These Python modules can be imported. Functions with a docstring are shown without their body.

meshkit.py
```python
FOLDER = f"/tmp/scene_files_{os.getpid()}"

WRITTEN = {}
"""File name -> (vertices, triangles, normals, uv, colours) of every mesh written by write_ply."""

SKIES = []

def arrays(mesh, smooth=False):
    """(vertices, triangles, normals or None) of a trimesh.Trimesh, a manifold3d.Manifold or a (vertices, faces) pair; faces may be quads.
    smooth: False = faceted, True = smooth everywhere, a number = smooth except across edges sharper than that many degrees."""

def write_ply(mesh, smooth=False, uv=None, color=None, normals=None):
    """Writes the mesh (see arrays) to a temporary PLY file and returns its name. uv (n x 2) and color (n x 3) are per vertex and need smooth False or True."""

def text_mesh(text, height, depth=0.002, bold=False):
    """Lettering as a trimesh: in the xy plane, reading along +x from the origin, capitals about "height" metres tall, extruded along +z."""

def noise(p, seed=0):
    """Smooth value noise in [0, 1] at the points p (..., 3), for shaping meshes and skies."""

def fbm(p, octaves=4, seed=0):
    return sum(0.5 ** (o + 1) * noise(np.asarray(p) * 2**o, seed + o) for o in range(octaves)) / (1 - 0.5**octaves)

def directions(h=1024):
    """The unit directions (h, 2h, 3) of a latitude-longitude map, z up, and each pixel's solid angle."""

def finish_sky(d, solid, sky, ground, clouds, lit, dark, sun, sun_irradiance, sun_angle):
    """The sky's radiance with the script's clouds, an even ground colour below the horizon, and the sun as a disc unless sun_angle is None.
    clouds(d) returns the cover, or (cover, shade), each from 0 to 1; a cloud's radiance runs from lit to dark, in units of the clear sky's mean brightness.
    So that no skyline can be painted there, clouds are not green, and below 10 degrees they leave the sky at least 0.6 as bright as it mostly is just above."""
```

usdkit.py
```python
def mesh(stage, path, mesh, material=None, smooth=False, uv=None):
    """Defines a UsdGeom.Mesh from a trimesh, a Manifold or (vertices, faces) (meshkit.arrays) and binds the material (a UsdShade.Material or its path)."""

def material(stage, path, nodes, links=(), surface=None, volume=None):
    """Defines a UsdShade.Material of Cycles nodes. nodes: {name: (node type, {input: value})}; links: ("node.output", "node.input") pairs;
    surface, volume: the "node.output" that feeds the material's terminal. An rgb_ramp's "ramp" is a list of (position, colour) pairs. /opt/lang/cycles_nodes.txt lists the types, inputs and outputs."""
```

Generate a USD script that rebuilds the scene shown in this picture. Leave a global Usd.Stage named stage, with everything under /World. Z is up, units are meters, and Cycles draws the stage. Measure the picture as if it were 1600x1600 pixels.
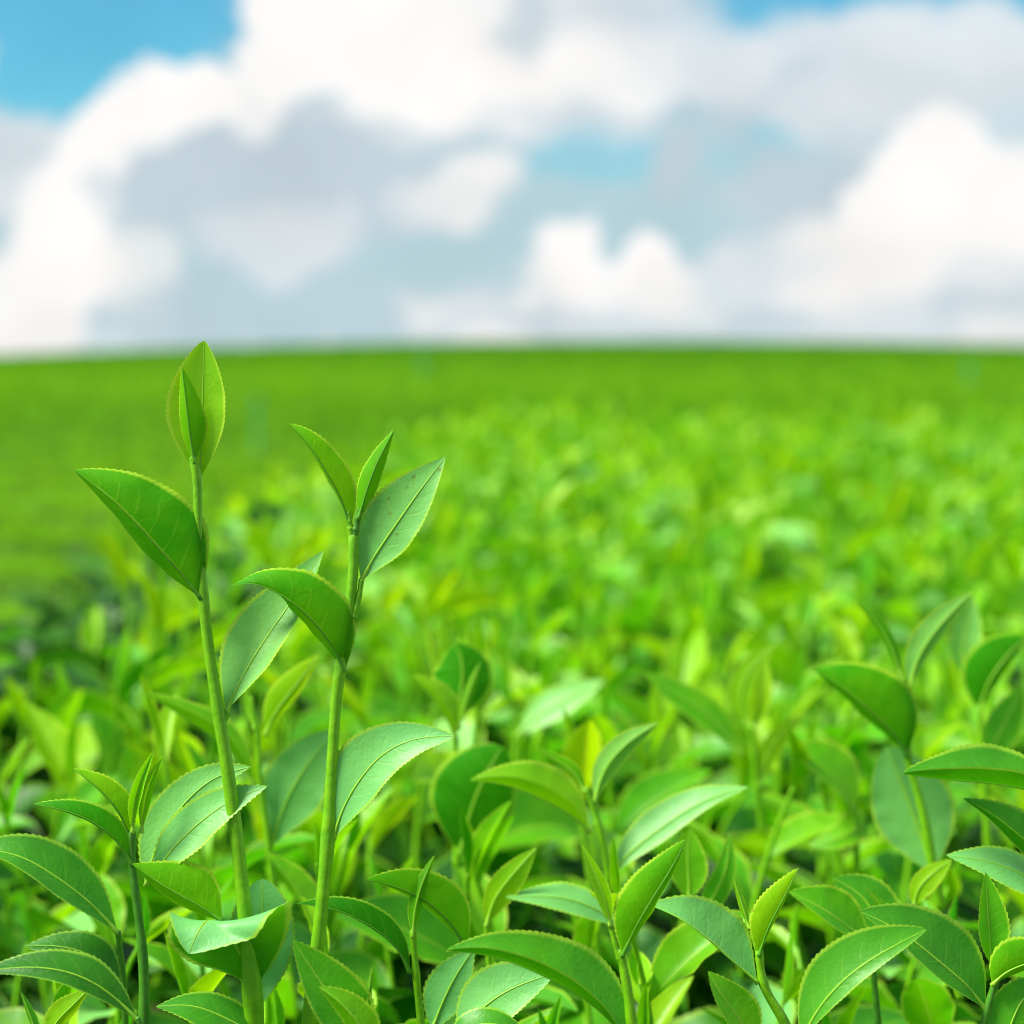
import math, random
import numpy as np
import trimesh
import usdkit, meshkit
from pxr import Usd, UsdGeom, UsdLux, UsdShade, Gf, Sdf, Vt

random.seed(7)
rng = np.random.default_rng(7)
stage = Usd.Stage.CreateInMemory()
UsdGeom.SetStageUpAxis(stage, UsdGeom.Tokens.z)
UsdGeom.SetStageMetersPerUnit(stage, 1.0)
UsdGeom.Xform.Define(stage, '/World')
UsdGeom.Scope.Define(stage, '/World/Looks')

# ------------------------------------------------------------------ camera, sky, sun, exposure
EYE = 1.0                      # camera height, about 18 cm above the plucking table of the bush
FPX = 1600 * 50 / 24           # focal length in photograph pixels
PITCH = math.atan((800 - 590) / FPX)
EXPOSURE = 2.6
SKY_STRENGTH = 0.05
SUN_EL, SUN_AZ = math.radians(52), math.radians(-103)    # azimuth from +y (view direction) towards +x

cam = UsdGeom.Camera.Define(stage, '/World/camera')
cam.CreateFocalLengthAttr(50.0)
cam.CreateHorizontalApertureAttr(24.0)
cam.CreateVerticalApertureAttr(24.0)
cam.CreateFStopAttr(6.4)
cam.CreateFocusDistanceAttr(0.605)
cam.CreateClippingRangeAttr(Gf.Vec2f(0.02, 5000))
cam.CreateExposureAttr(EXPOSURE)
cam.AddTranslateOp().Set(Gf.Vec3d(0, 0, EYE))
cam.AddRotateXOp().Set(90 - math.degrees(PITCH))

sd = np.array([math.cos(SUN_EL) * math.sin(SUN_AZ), math.cos(SUN_EL) * math.cos(SUN_AZ), math.sin(SUN_EL)])
sun = UsdLux.DistantLight.Define(stage, '/World/sun')
sun.CreateIntensityAttr(0.4)
sun.CreateAngleAttr(18.0)
sun.CreateNormalizeAttr(True)
sun.CreateColorAttr(Gf.Vec3f(1.0, 0.95, 0.86))
zax = sd; xax = np.cross([0, 0, 1.0], zax); xax /= np.linalg.norm(xax); yax = np.cross(zax, xax)
M = Gf.Matrix4d(*xax, 0, *yax, 0, *zax, 0, 0, 0, 0, 1)
sun.AddTransformOp().Set(M)

K = 1.0 / (SKY_STRENGTH * 2 ** EXPOSURE)     # cloud colours below are written as they should appear


def build_sky():
    n, l = {}, []
    n['tc'] = ('texture_coordinate', {})
    n['sx'] = ('separate_xyz', {})
    l.append(('tc.generated', 'sx.vector'))
    n['az'] = ('math', {'math_type': 'arctan2'})
    l += [('sx.x', 'az.value1'), ('sx.y', 'az.value2')]
    n['el'] = ('math', {'math_type': 'arcsine'})
    l.append(('sx.z', 'el.value1'))
    n['ae'] = ('combine_xyz', {'z': 0.0})
    l += [('az.value', 'ae.x'), ('el.value', 'ae.y')]
    # billowing edges: two octaves of warp
    n['n1'] = ('noise_texture', {'scale': 28.0, 'detail': 3.0, 'roughness': 0.58})
    n['rot'] = ('mapping', {'mapping_type': 'point', 'rotation': (0.5, 0.9, 0.4), 'location': (1.3, 0.2, 2.1)}); l.append(('tc.generated', 'rot.vector'))
    l.append(('rot.vector', 'n1.vector'))
    n['c1'] = ('vector_math', {'math_type': 'subtract', 'vector2': (0.5, 0.5, 0.5)})
    l.append(('n1.color', 'c1.vector1'))
    n['c2'] = ('vector_math', {'math_type': 'multiply', 'vector2': (0.044, 0.038, 0.0)})
    l.append(('c1.vector', 'c2.vector1'))
    n['w'] = ('vector_math', {'math_type': 'add'})
    l += [('ae.vector', 'w.vector1'), ('c2.vector', 'w.vector2')]
    # clear sky, a little deeper blue as the photograph shows it
    n['sky'] = ('sky_texture', {'sky_type': 'single_scattering', 'sun_disc': False, 'sun_elevation': SUN_EL, 'sun_rotation': SUN_AZ, 'altitude': 300.0, 'air_density': 1.0, 'aerosol_density': 0.6, 'ozone_density': 1.0})
    n['skc'] = ('mix', {'mix_type': 'multiply', 'fac': 1.0, 'color2': SKY_TINT})
    l.append(('sky.color', 'skc.color1'))
    # broken cloud over the whole sky
    n['st'] = ('mapping', {'mapping_type': 'point', 'scale': (3.0, 3.0, 7.0), 'location': (3.1, 0.7, 1.9)})
    l.append(('tc.generated', 'st.vector'))
    n['nb'] = ('noise_texture', {'scale': 1.0, 'detail': 5.0, 'roughness': 0.55})
    l.append(('st.vector', 'nb.vector'))
    n['cov'] = ('map_range', {'range_type': 'smoothstep', 'from_min': 0.43, 'from_max': 0.58, 'clamp': True})
    l.append(('nb.fac', 'cov.value'))
    n['nb2'] = ('noise_texture', {'scale': 2.3, 'detail': 4.0, 'roughness': 0.5})
    l.append(('st.vector', 'nb2.vector'))
    n['cc'] = ('rgb_ramp', {'ramp': [(0.3, tuple(K * np.array((.55, .62, .67)))), (0.60, tuple(K * np.array((1.2, 1.18, 1.16))))]})
    l.append(('nb2.fac', 'cc.fac'))
    n['m0'] = ('mix', {'mix_type': 'mix'})
    l += [('cov.result', 'm0.fac'), ('skc.color', 'm0.color1'), ('cc.color', 'm0.color2')]
    prev = 'm0.color'
    for i, (cx, cy, rx, ry, col, amount, soft) in enumerate(CLOUDS):
        az, el, ra, re = (cx - 800) / FPX, (590 - cy) / FPX, 1.33 * rx / FPX, 1.33 * ry / FPX
        n[f'p{i}'] = ('mapping', {'mapping_type': 'point', 'scale': (1 / ra, 1 / re, 0.0), 'location': (-az / ra, -el / re, 0.0)})
        l.append(('w.vector', f'p{i}.vector'))
        n[f'g{i}'] = ('gradient_texture', {'gradient_type': 'spherical'})
        l.append((f'p{i}.vector', f'g{i}.vector'))
        n[f'r{i}'] = ('map_range', {'range_type': 'smoothstep', 'from_min': max(0.0, 0.25 - soft), 'from_max': 0.25 + soft, 'to_min': 0.0, 'to_max': amount, 'clamp': True})
        l.append((f'g{i}.fac', f'r{i}.value'))
        mix = {'mix_type': 'mix'}
        if col is not None:
            mix['color2'] = tuple(K * np.array(col))
        n[f'x{i}'] = ('mix', mix)
        l += [(f'r{i}.result', f'x{i}.fac'), (prev, f'x{i}.color1')]
        if col is None:
            l.append(('skc.color', f'x{i}.color2'))
        prev = f'x{i}.color'
    n['md'] = ('noise_texture', {'scale': 20.0, 'detail': 2.0, 'roughness': 0.6}); l.append(('rot.vector', 'md.vector'))
    n['mr'] = ('map_range', {'from_min': 0.3, 'from_max': 0.7, 'to_min': 0.95, 'to_max': 1.03, 'clamp': True}); l.append(('md.fac', 'mr.value'))
    n['mx'] = ('mix', {'mix_type': 'multiply', 'fac': 1.0}); l += [(prev, 'mx.color1'), ('mr.result', 'mx.color2')]
    prev = 'mx.color'
    n['bg'] = ('background_shader', {'strength': SKY_STRENGTH})
    l.append((prev, 'bg.color'))
    return usdkit.material(stage, '/World/Looks/sky', n, l, surface='bg.background')


SKY_TINT = (0.155, 0.41, 0.445)
W_, WW, LG, G_, BG = (1.01, .99, .97), (.94, .92, .90), (.77, .81, .84), (.55, .65, .71), (.50, .65, .71)
CLOUDS = [  # centre and radii in photograph pixels, turned into azimuth and elevation; colour None = clear sky
    (180, 70, 330, 150, None, 1.0, .2), (1450, -40, 340, 80, None, .9, .2),
    (850, 400, 1500, 330, BG, .9, .22), (60, 40, 330, 150, None, 1.0, .16), (1400, -20, 330, 84, None, 1.0, .22),
    (-20, 120, 30, 40, LG, .8, .2), (40, 270, 110, 80, LG, .85, .22), (20, 250, 90, 40, G_, .4, .25),
    (110, 390, 95, 120, W_, 1.0, .15), (150, 310, 60, 60, W_, .9, .18), (60, 480, 90, 90, W_, .95, .18), (230, 430, 70, 90, WW, .7, .24), (250, 500, 60, 50, BG, .6, .24),
    (390, 275, 220, 105, G_, .9, .13), (300, 240, 110, 60, G_, .8, .16), (540, 310, 140, 85, G_, .75, .2), (440, 490, 190, 70, BG, .75, .22), (440, 385, 120, 50, LG, .75, .24), (510, 360, 60, 40, LG, .5, .25),
    (470, 20, 90, 70, W_, 1.0, .10), (560, 60, 150, 95, W_, 1.0, .12), (455, 110, 75, 65, W_, .95, .14), (650, 110, 150, 95, W_, 1.0, .15), (760, 130, 120, 85, W_, .95, .18),
    (690, 20, 130, 70, W_, .9, .2), (860, 70, 120, 90, WW, .8, .22), (970, 115, 120, 65, W_, .85, .2), (900, 20, 90, 50, LG, .7, .25), (1020, 40, 90, 60, LG, .6, .25), (640, 190, 130, 40, W_, .75, .22),
    (215, 190, 70, 52, W_, 1.0, .11), (275, 170, 60, 42, W_, 1.0, .13), (335, 155, 55, 38, W_, 1.0, .13), (165, 225, 48, 62, W_, .95, .14), (410, 165, 60, 50, W_, .8, .18),
    (340, 245, 120, 45, G_, .65, .2), (620, 235, 120, 34, G_, .5, .25),
    (820, 40, 42, 60, G_, .75, .24), (1000, 15, 120, 30, G_, .35, .25),
    (1380, 125, 330, 75, (.72, .78, .82), .9, .22), (1520, 84, 180, 50, (.78, .84, .87), .8, .24), (1200, 155, 90, 45, G_, .65, .24), (1130, 110, 70, 60, LG, .7, .25), (1290, 190, 110, 40, LG, .5, .25),
    (880, 200, 140, 34, LG, .7, .25), (930, 255, 110, 50, None, .5, .25), (1190, 245, 85, 42, None, .38, .25), (1050, 265, 42, 55, G_, .85, .22), (1145, 215, 30, 50, G_, .45, .25),
    (715, 300, 90, 50, WW, .8, .23), (770, 275, 50, 34, WW, .6, .24), (640, 330, 50, 36, LG, .5, .25),
    (1240, 310, 100, 62, G_, .85, .23), (1320, 275, 50, 50, G_, .5, .24), (1575, 215, 50, 50, (.66, .8, .86), .7, .25),
    (1475, 240, 72, 66, W_, 1.0, .13), (1430, 290, 90, 66, W_, 1.0, .15), (1550, 310, 110, 90, W_, 1.0, .15), (1370, 340, 76, 66, W_, .95, .17), (1460, 390, 150, 80, W_, .95, .18), (1290, 410, 90, 60, WW, .9, .2),
    (1200, 430, 90, 48, LG, .8, .24), (1340, 455, 130, 50, WW, .75, .22), (1560, 450, 110, 50, LG, .75, .25), (1480, 480, 120, 30, G_, .35, .25),
    (885, 405, 56, 52, W_, 1.0, .15), (935, 450, 70, 50, W_, .9, .18), (1015, 412, 44, 44, W_, 1.0, .15), (1040, 455, 60, 46, WW, .85, .2), (860, 455, 60, 50, WW, .75, .22), (720, 500, 100, 34, LG, .8, .24), (660, 480, 50, 26, WW, .4, .25),
    (870, 505, 60, 34, G_, .75, .24), (960, 510, 80, 28, LG, .6, .25), (1075, 495, 90, 30, WW, .6, .25), (1180, 500, 60, 34, G_, .6, .24), (1120, 450, 50, 40, LG, .6, .25),
    (800, 562, 1700, 26, (.74, .84, .87), .55, .25), (80, 528, 80, 36, WW, .9, .22), (790, 530, 80, 22, WW, .7, .25), (1400, 520, 230, 28, LG, .7, .25), (1560, 525, 90, 22, WW, .6, .25),
]
dome = UsdLux.DomeLight.Define(stage, '/World/sky')
dome.CreateIntensityAttr(1.0)
UsdShade.MaterialBindingAPI.Apply(dome.GetPrim()).Bind(build_sky())
dome.GetPrim().SetCustomDataByKey('kind', 'structure')
dome.GetPrim().SetCustomDataByKey('label', 'blue sky with big white and grey cumulus clouds')

# ------------------------------------------------------------------ helpers
used = {}


def numbered(path):
    k = used.get(path, -1) + 1
    used[path] = k
    return path if k == 0 else f'{path}_{k:03d}'


def tag(p, **kw):
    p = p.GetPrim() if hasattr(p, 'GetPrim') else p
    for k, v in kw.items():
        if v:
            p.SetCustomDataByKey(k, v)
    return p


def thing(name, loc, **kw):
    x = UsdGeom.Xform.Define(stage, numbered('/World/' + name))
    x.AddTranslateOp().Set(Gf.Vec3d(*map(float, loc)))
    tag(x, **kw)
    return x


def put(path, v, f, mat, attr=None, normals=True):
    """one Mesh prim; attr (n x 3) goes in the primvar "leaf": across, along, age"""
    m = UsdGeom.Mesh.Define(stage, path)
    v = np.asarray(v, np.float32); f = np.asarray(f, np.int32)
    m.CreatePointsAttr(Vt.Vec3fArray.FromNumpy(v))
    m.CreateFaceVertexCountsAttr(Vt.IntArray.FromNumpy(np.full(len(f), f.shape[1], np.int32)))
    m.CreateFaceVertexIndicesAttr(Vt.IntArray.FromNumpy(f.ravel()))
    m.CreateSubdivisionSchemeAttr('none')
    m.CreateExtentAttr([Gf.Vec3f(*map(float, v.min(0))), Gf.Vec3f(*map(float, v.max(0)))])
    if normals:
        t = f[:, :3]
        fn = np.cross(v[t[:, 1]] - v[t[:, 0]], v[t[:, 2]] - v[t[:, 0]])
        if f.shape[1] == 4:
            fn = np.cross(v[f[:, 2]] - v[f[:, 0]], v[f[:, 3]] - v[f[:, 1]])
        nn = np.zeros_like(v)
        for k in range(f.shape[1]):
            np.add.at(nn, f[:, k], fn)
        nn /= np.maximum(np.linalg.norm(nn, axis=1, keepdims=True), 1e-20)
        m.CreateNormalsAttr(Vt.Vec3fArray.FromNumpy(nn.astype(np.float32)))
        m.SetNormalsInterpolation('vertex')
    if attr is not None:
        UsdGeom.PrimvarsAPI(m).CreatePrimvar('leaf', Sdf.ValueTypeNames.Vector3fArray, 'vertex').Set(Vt.Vec3fArray.FromNumpy(np.asarray(attr, np.float32)))
    UsdShade.MaterialBindingAPI.Apply(m.GetPrim()).Bind(mat)
    return m


def spline(P, t):
    """Catmull-Rom (centripetal enough) through the points P at parameters t in 0..1, by chord length."""
    P = np.asarray(P, float)
    if len(P) == 2:
        return P[0] + np.outer(t, P[1] - P[0])
    d = np.concatenate([[0], np.cumsum(np.linalg.norm(np.diff(P, axis=0), axis=1))]); d /= d[-1]
    from scipy.interpolate import PchipInterpolator, CubicSpline
    return CubicSpline(d, P, bc_type='natural')(t)


def frames(C):
    T = np.gradient(C, axis=0)
    return T / np.maximum(np.linalg.norm(T, axis=1, keepdims=True), 1e-12)


def tube(C, r, sides=10, cap=True):
    C = np.asarray(C, float); T = frames(C)
    a = np.cross(T, [0.31, -0.9, 0.3]); a /= np.linalg.norm(a, axis=1, keepdims=True)
    b = np.cross(T, a)
    ang = np.arange(sides) * 2 * np.pi / sides
    r = np.broadcast_to(r, (len(C),))
    v = C[:, None] + r[:, None, None] * (np.cos(ang)[None, :, None] * a[:, None] + np.sin(ang)[None, :, None] * b[:, None])
    i, j = np.meshgrid(np.arange(len(C) - 1), np.arange(sides), indexing='ij')
    f = np.stack([i * sides + j, i * sides + (j + 1) % sides, (i + 1) * sides + (j + 1) % sides, (i + 1) * sides + j], -1).reshape(-1, 4)
    v = v.reshape(-1, 3)
    if cap:
        n = len(v)
        v = np.vstack([v, C[-1] + T[-1] * r[-1] * .6, C[0]])
        e = (len(C) - 1) * sides
        q = np.arange(sides)
        f = np.vstack([f, np.stack([e + q, e + (q + 1) % sides, np.full(sides, n), np.full(sides, n)], -1), np.stack([(q + 1) % sides, q, np.full(sides, n + 1), np.full(sides, n + 1)], -1)])
    # quads with a doubled corner become triangles
    tri = np.vstack([f[:, [0, 1, 2]], f[:, [0, 2, 3]]])
    tri = tri[(tri[:, 0] != tri[:, 1]) & (tri[:, 1] != tri[:, 2]) & (tri[:, 0] != tri[:, 2])]
    return v, tri


def width_profile(t, peak, sharp):
    """tea leaf outline: wedge base, rounded belly, drawn-out tip; 1 at the peak."""
    u = np.where(t < peak, 0.5 * t / peak, 0.5 + 0.5 * (t - peak) / (1 - peak))
    w = np.sin(np.pi * u)
    w = np.where(t < peak, np.maximum(w, 0) ** 1.08, np.maximum(w, 0) ** sharp)
    return np.maximum(w, 0.035 * (1 - t))


def blade(mid, L, R, age, nt=64, na=6, peak=0.45, sharp=0.95, bow=0.10, teeth=0, tooth=0.03, wav=0.03, seed=0, trim=0.0):
    """a leaf as one sheet. mid: points of the midrib, base to tip. L, R: the vectors from the midrib to the left and right margin at the widest
    place (or [(t, vector), ...]), left and right as seen on the upper side with the tip pointing away."""
    t = np.linspace(0, 1, nt + 1)
    C = spline(mid, t); T = frames(C)
    g = np.random.default_rng(seed)
    ph = g.uniform(0, 6.28, 6)
    cols, us = [], []
    prof = width_profile(t, peak, sharp)

    def side(V, sgn):
        if not isinstance(V, list):
            V = [(0.0, V), (1.0, V)]
        kt = np.array([x[0] for x in V]); kv = np.array([np.asarray(x[1], float) for x in V])
        Vt_ = np.stack([np.interp(t, kt, kv[:, k]) for k in range(3)], 1)
        ln = np.linalg.norm(Vt_, axis=1, keepdims=True)
        P = Vt_ - (Vt_ * T).sum(1, keepdims=True) * T
        P *= ln / np.maximum(np.linalg.norm(P, axis=1, keepdims=True), 1e-12)
        N = np.cross(P, T) * sgn            # towards the upper side
        out = []
        wv = wav * (np.sin(t * 17 + ph[0 if sgn > 0 else 1]) * .6 + np.sin(t * 31 + ph[2 if sgn > 0 else 3]) * .4) * np.sin(np.pi * t)
        for k in range(1, na + 1):
            s = k / na
            w = prof.copy()
            if k == na and teeth:
                saw = (t * teeth + ph[4]) % 1.0
                w = w + tooth * np.clip(1.6 * saw, 0, 1) * (saw < .78) * np.clip(prof * 6, 0, 1) * (t > .12)
            off = -bow * (s * (1 - s)) * 4 * 0.5 + wv * s * s
            # side veins sink in a little
            off = off - 0.0035 * np.maximum(0, np.cos(2 * np.pi * (t * 8 - s * 1.3))) ** 6 * np.sin(np.pi * s)
            out.append(C + (P * s + N * off[:, None]) * w[:, None])
        return out

    left, right = side(L, -1), side(R, 1)
    rows = left[::-1] + [C] + right
    u = np.concatenate([-np.arange(na, 0, -1) / na, [0], np.arange(1, na + 1) / na])
    v = np.stack(rows, 1)                     # (nt+1, 2na+1, 3)
    m = v.shape[1]
    attr = np.stack([np.broadcast_to(u, (nt + 1, m)), np.broadcast_to(t[:, None], (nt + 1, m)), np.full((nt + 1, m), age)], -1)
    i, j = np.meshgrid(np.arange(nt), np.arange(m - 1), indexing='ij')
    f = np.stack([i * m + j, i * m + j + 1, (i + 1) * m + j + 1, (i + 1) * m + j], -1).reshape(-1, 4)
    return v.reshape(-1, 3), f, attr.reshape(-1, 3), C


# ------------------------------------------------------------------ materials
def leaf_material(name, AGE_UP, AGE_DOWN, AGE_THROUGH, through, LEAF_ROUGH, LEAF_SPEC):
    n, l = {}, []
    n['at'] = ('attribute', {'attribute': 'leaf'})
    n['s'] = ('separate_xyz', {}); l.append(('at.vector', 's.vector'))
    n['u'] = ('math', {'math_type': 'absolute'}); l.append(('s.x', 'u.value1'))
    n['ge'] = ('geometry', {})
    n['oi'] = ('object_info', {})
    # colour by age, each leaf a little different
    n['nz'] = ('noise_texture', {'scale': 45.0, 'detail': 3.0}); l.append(('ge.position', 'nz.vector'))
    n['ag'] = ('math', {'math_type': 'multiply_add', 'value2': 0.44, 'value3': -0.22}); l.append(('nz.fac', 'ag.value1'))
    n['ag2'] = ('math', {'math_type': 'add'}); l += [('ag.value', 'ag2.value1'), ('s.z', 'ag2.value2')]
    n['ar'] = ('math', {'math_type': 'multiply_add', 'value2': 0.24, 'value3': -0.12}); l.append(('oi.random', 'ar.value1'))
    n['ag3'] = ('math', {'math_type': 'add', 'use_clamp': True}); l += [('ag2.value', 'ag3.value1'), ('ar.value', 'ag3.value2')]
    n['up'] = ('rgb_ramp', {'ramp': AGE_UP}); l.append(('ag3.value', 'up.fac'))
    n['dn'] = ('rgb_ramp', {'ramp': AGE_DOWN}); l.append(('ag3.value', 'dn.fac'))
    n['tr'] = ('rgb_ramp', {'ramp': AGE_THROUGH}); l.append(('ag3.value', 'tr.fac'))
    n['base'] = ('mix', {}); l += [('ge.backfacing', 'base.fac'), ('up.color', 'base.color1'), ('dn.color', 'base.color2')]
    # veins
    n['v1'] = ('math', {'math_type': 'multiply', 'value2': 8.0}); l.append(('s.y', 'v1.value1'))
    n['uu'] = ('math', {'math_type': 'multiply_add', 'value2': -0.9, 'value3': -0.55}); l.append(('u.value', 'uu.value1'))
    n['v2'] = ('math', {'math_type': 'multiply_add'}); l += [('u.value', 'v2.value1'), ('uu.value', 'v2.value2'), ('v1.value', 'v2.value3')]
    n['sg'] = ('math', {'math_type': 'sign'}); l.append(('s.x', 'sg.value1'))
    n['v3'] = ('math', {'math_type': 'multiply_add', 'value2': 0.2}); l += [('sg.value', 'v3.value1'), ('v2.value', 'v3.value3')]
    n['nv'] = ('noise_texture', {'scale': 160.0, 'detail': 2.0}); l.append(('ge.position', 'nv.vector'))
    n['v4'] = ('math', {'math_type': 'multiply_add', 'value2': 0.22}); l += [('nv.fac', 'v4.value1'), ('v3.value', 'v4.value3')]
    n['v5'] = ('math', {'math_type': 'fraction'}); l.append(('v4.value', 'v5.value1'))
    n['v6'] = ('math', {'math_type': 'subtract', 'value2': 0.5}); l.append(('v5.value', 'v6.value1'))
    n['v7'] = ('math', {'math_type': 'absolute'}); l.append(('v6.value', 'v7.value1'))
    n['vm'] = ('map_range', {'range_type': 'smoothstep', 'from_min': 0.0, 'from_max': 0.085, 'to_min': 0.15, 'to_max': 0.0, 'clamp': True}); l.append(('v7.value', 'vm.value'))
    n['vf'] = ('map_range', {'from_min': 0.45, 'from_max': 0.85, 'to_min': 1.0, 'to_max': 0.0, 'clamp': True}); l.append(('u.value', 'vf.value'))
    n['vm2'] = ('math', {'math_type': 'multiply'}); l += [('vm.result', 'vm2.value1'), ('vf.result', 'vm2.value2')]
    n['mr'] = ('map_range', {'range_type': 'smoothstep', 'from_min': 0.02, 'from_max': 0.055, 'to_min': 0.65, 'to_max': 0.0, 'clamp': True}); l.append(('u.value', 'mr.value'))
    n['ed'] = ('map_range', {'range_type': 'smoothstep', 'from_min': 0.87, 'from_max': 0.955, 'to_min': 0.0, 'to_max': 0.95, 'clamp': True}); l.append(('u.value', 'ed.value'))
    n['a1'] = ('math', {'math_type': 'maximum'}); l += [('vm2.value', 'a1.value1'), ('mr.result', 'a1.value2')]
    n['a2'] = ('math', {'math_type': 'maximum'}); l += [('a1.value', 'a2.value1'), ('ed.result', 'a2.value2')]
    n['pale'] = ('rgb_ramp', {'ramp': [(0, (.46, .68, .03)), (.5, (.30, .56, .03)), (1, (.14, .34, .03))]}); l.append(('ag3.value', 'pale.fac'))
    n['col'] = ('mix', {}); l += [('a2.value', 'col.fac'), ('base.color', 'col.color1'), ('pale.color', 'col.color2')]
    n['trc'] = ('mix', {}); l += [('a2.value', 'trc.fac'), ('tr.color', 'trc.color1'), ('pale.color', 'trc.color2')]
    n['fv'] = ('voronoi_texture', {'scale': 260.0}); l.append(('ge.position', 'fv.vector'))
    n['fn'] = ('noise_texture', {'scale': 22.0, 'detail': 2.0}); l.append(('ge.position', 'fn.vector'))
    n['f1'] = ('map_range', {'from_min': .10, 'from_max': .22, 'to_min': 1.0, 'to_max': 0.0, 'clamp': True}); l.append(('fv.distance', 'f1.value'))
    n['f2'] = ('map_range', {'from_min': .60, 'from_max': .68, 'to_min': 0.0, 'to_max': .6, 'clamp': True}); l.append(('fn.fac', 'f2.value'))
    n['f3'] = ('math', {'math_type': 'multiply'}); l += [('f1.result', 'f3.value1'), ('f2.result', 'f3.value2')]
    n['col2'] = ('mix', {'color2': (.13, .10, .02)}); l += [('f3.value', 'col2.fac'), ('col.color', 'col2.color1')]
    # fine relief
    n['nf'] = ('noise_texture', {'scale': 900.0, 'detail': 2.0}); l.append(('ge.position', 'nf.vector'))
    n['h1'] = ('math', {'math_type': 'multiply_add', 'value2': 0.5}); l += [('nf.fac', 'h1.value1'), ('nv.fac', 'h1.value3')]
    n['h'] = ('math', {'math_type': 'subtract'}); l += [('h1.value', 'h.value1'), ('vm2.value', 'h.value2')]
    n['bp'] = ('bump', {'strength': 0.32, 'distance': 0.0007}); l.append(('h.value', 'bp.height'))
    n['ro'] = ('mix_float', {'a': LEAF_ROUGH, 'b': 0.62}); l.append(('ge.backfacing', 'ro.fac'))
    n['sp'] = ('mix_float', {'a': LEAF_SPEC, 'b': 0.10}); l.append(('ge.backfacing', 'sp.fac'))
    n['p'] = ('principled_bsdf', {}); l += [('col2.color', 'p.base_color'), ('ro.result', 'p.roughness'), ('sp.result', 'p.specular_ior_level'), ('bp.normal', 'p.normal')]
    n['t'] = ('translucent_bsdf', {}); l.append(('trc.color', 't.color'))
    n['m'] = ('mix_closure', {'fac': through}); l += [('p.BSDF', 'm.closure1'), ('t.BSDF', 'm.closure2')]
    return usdkit.material(stage, '/World/Looks/' + name, n, l, surface='m.closure')


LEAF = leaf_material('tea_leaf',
                     [(0, (.24, .46, .001)), (.2, (.15, .42, .001)), (.34, (.08, .35, .002)), (.45, (.075, .34, .008)), (.65, (.05, .265, .012)), (1, (.006, .07, .002))],
                     [(0, (.22, .45, .001)), (.2, (.12, .39, .001)), (.42, (.03, .25, .001)), (.65, (.02, .18, .002)), (1, (.015, .09, .003))],
                     [(0, (.48, .78, .002)), (.2, (.32, .74, .002)), (.42, (.12, .55, .002)), (.65, (.045, .32, .002)), (1, (.015, .11, .002))], .40, .42, .30)
SHEEN_LEAF = leaf_material('sky_sheen_tea_leaf',  # lighter leaf copy, sky sheen on upper faces put into the base colour
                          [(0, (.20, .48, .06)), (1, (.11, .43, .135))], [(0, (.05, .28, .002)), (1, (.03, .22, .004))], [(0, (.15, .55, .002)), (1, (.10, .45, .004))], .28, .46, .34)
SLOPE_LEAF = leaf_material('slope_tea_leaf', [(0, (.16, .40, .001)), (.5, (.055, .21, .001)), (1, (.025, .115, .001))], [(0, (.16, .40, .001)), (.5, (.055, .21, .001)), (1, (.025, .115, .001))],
                           [(0, (.32, .66, .001)), (.5, (.11, .38, .001)), (1, (.04, .18, .001))], .34, .6, .08)


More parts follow.
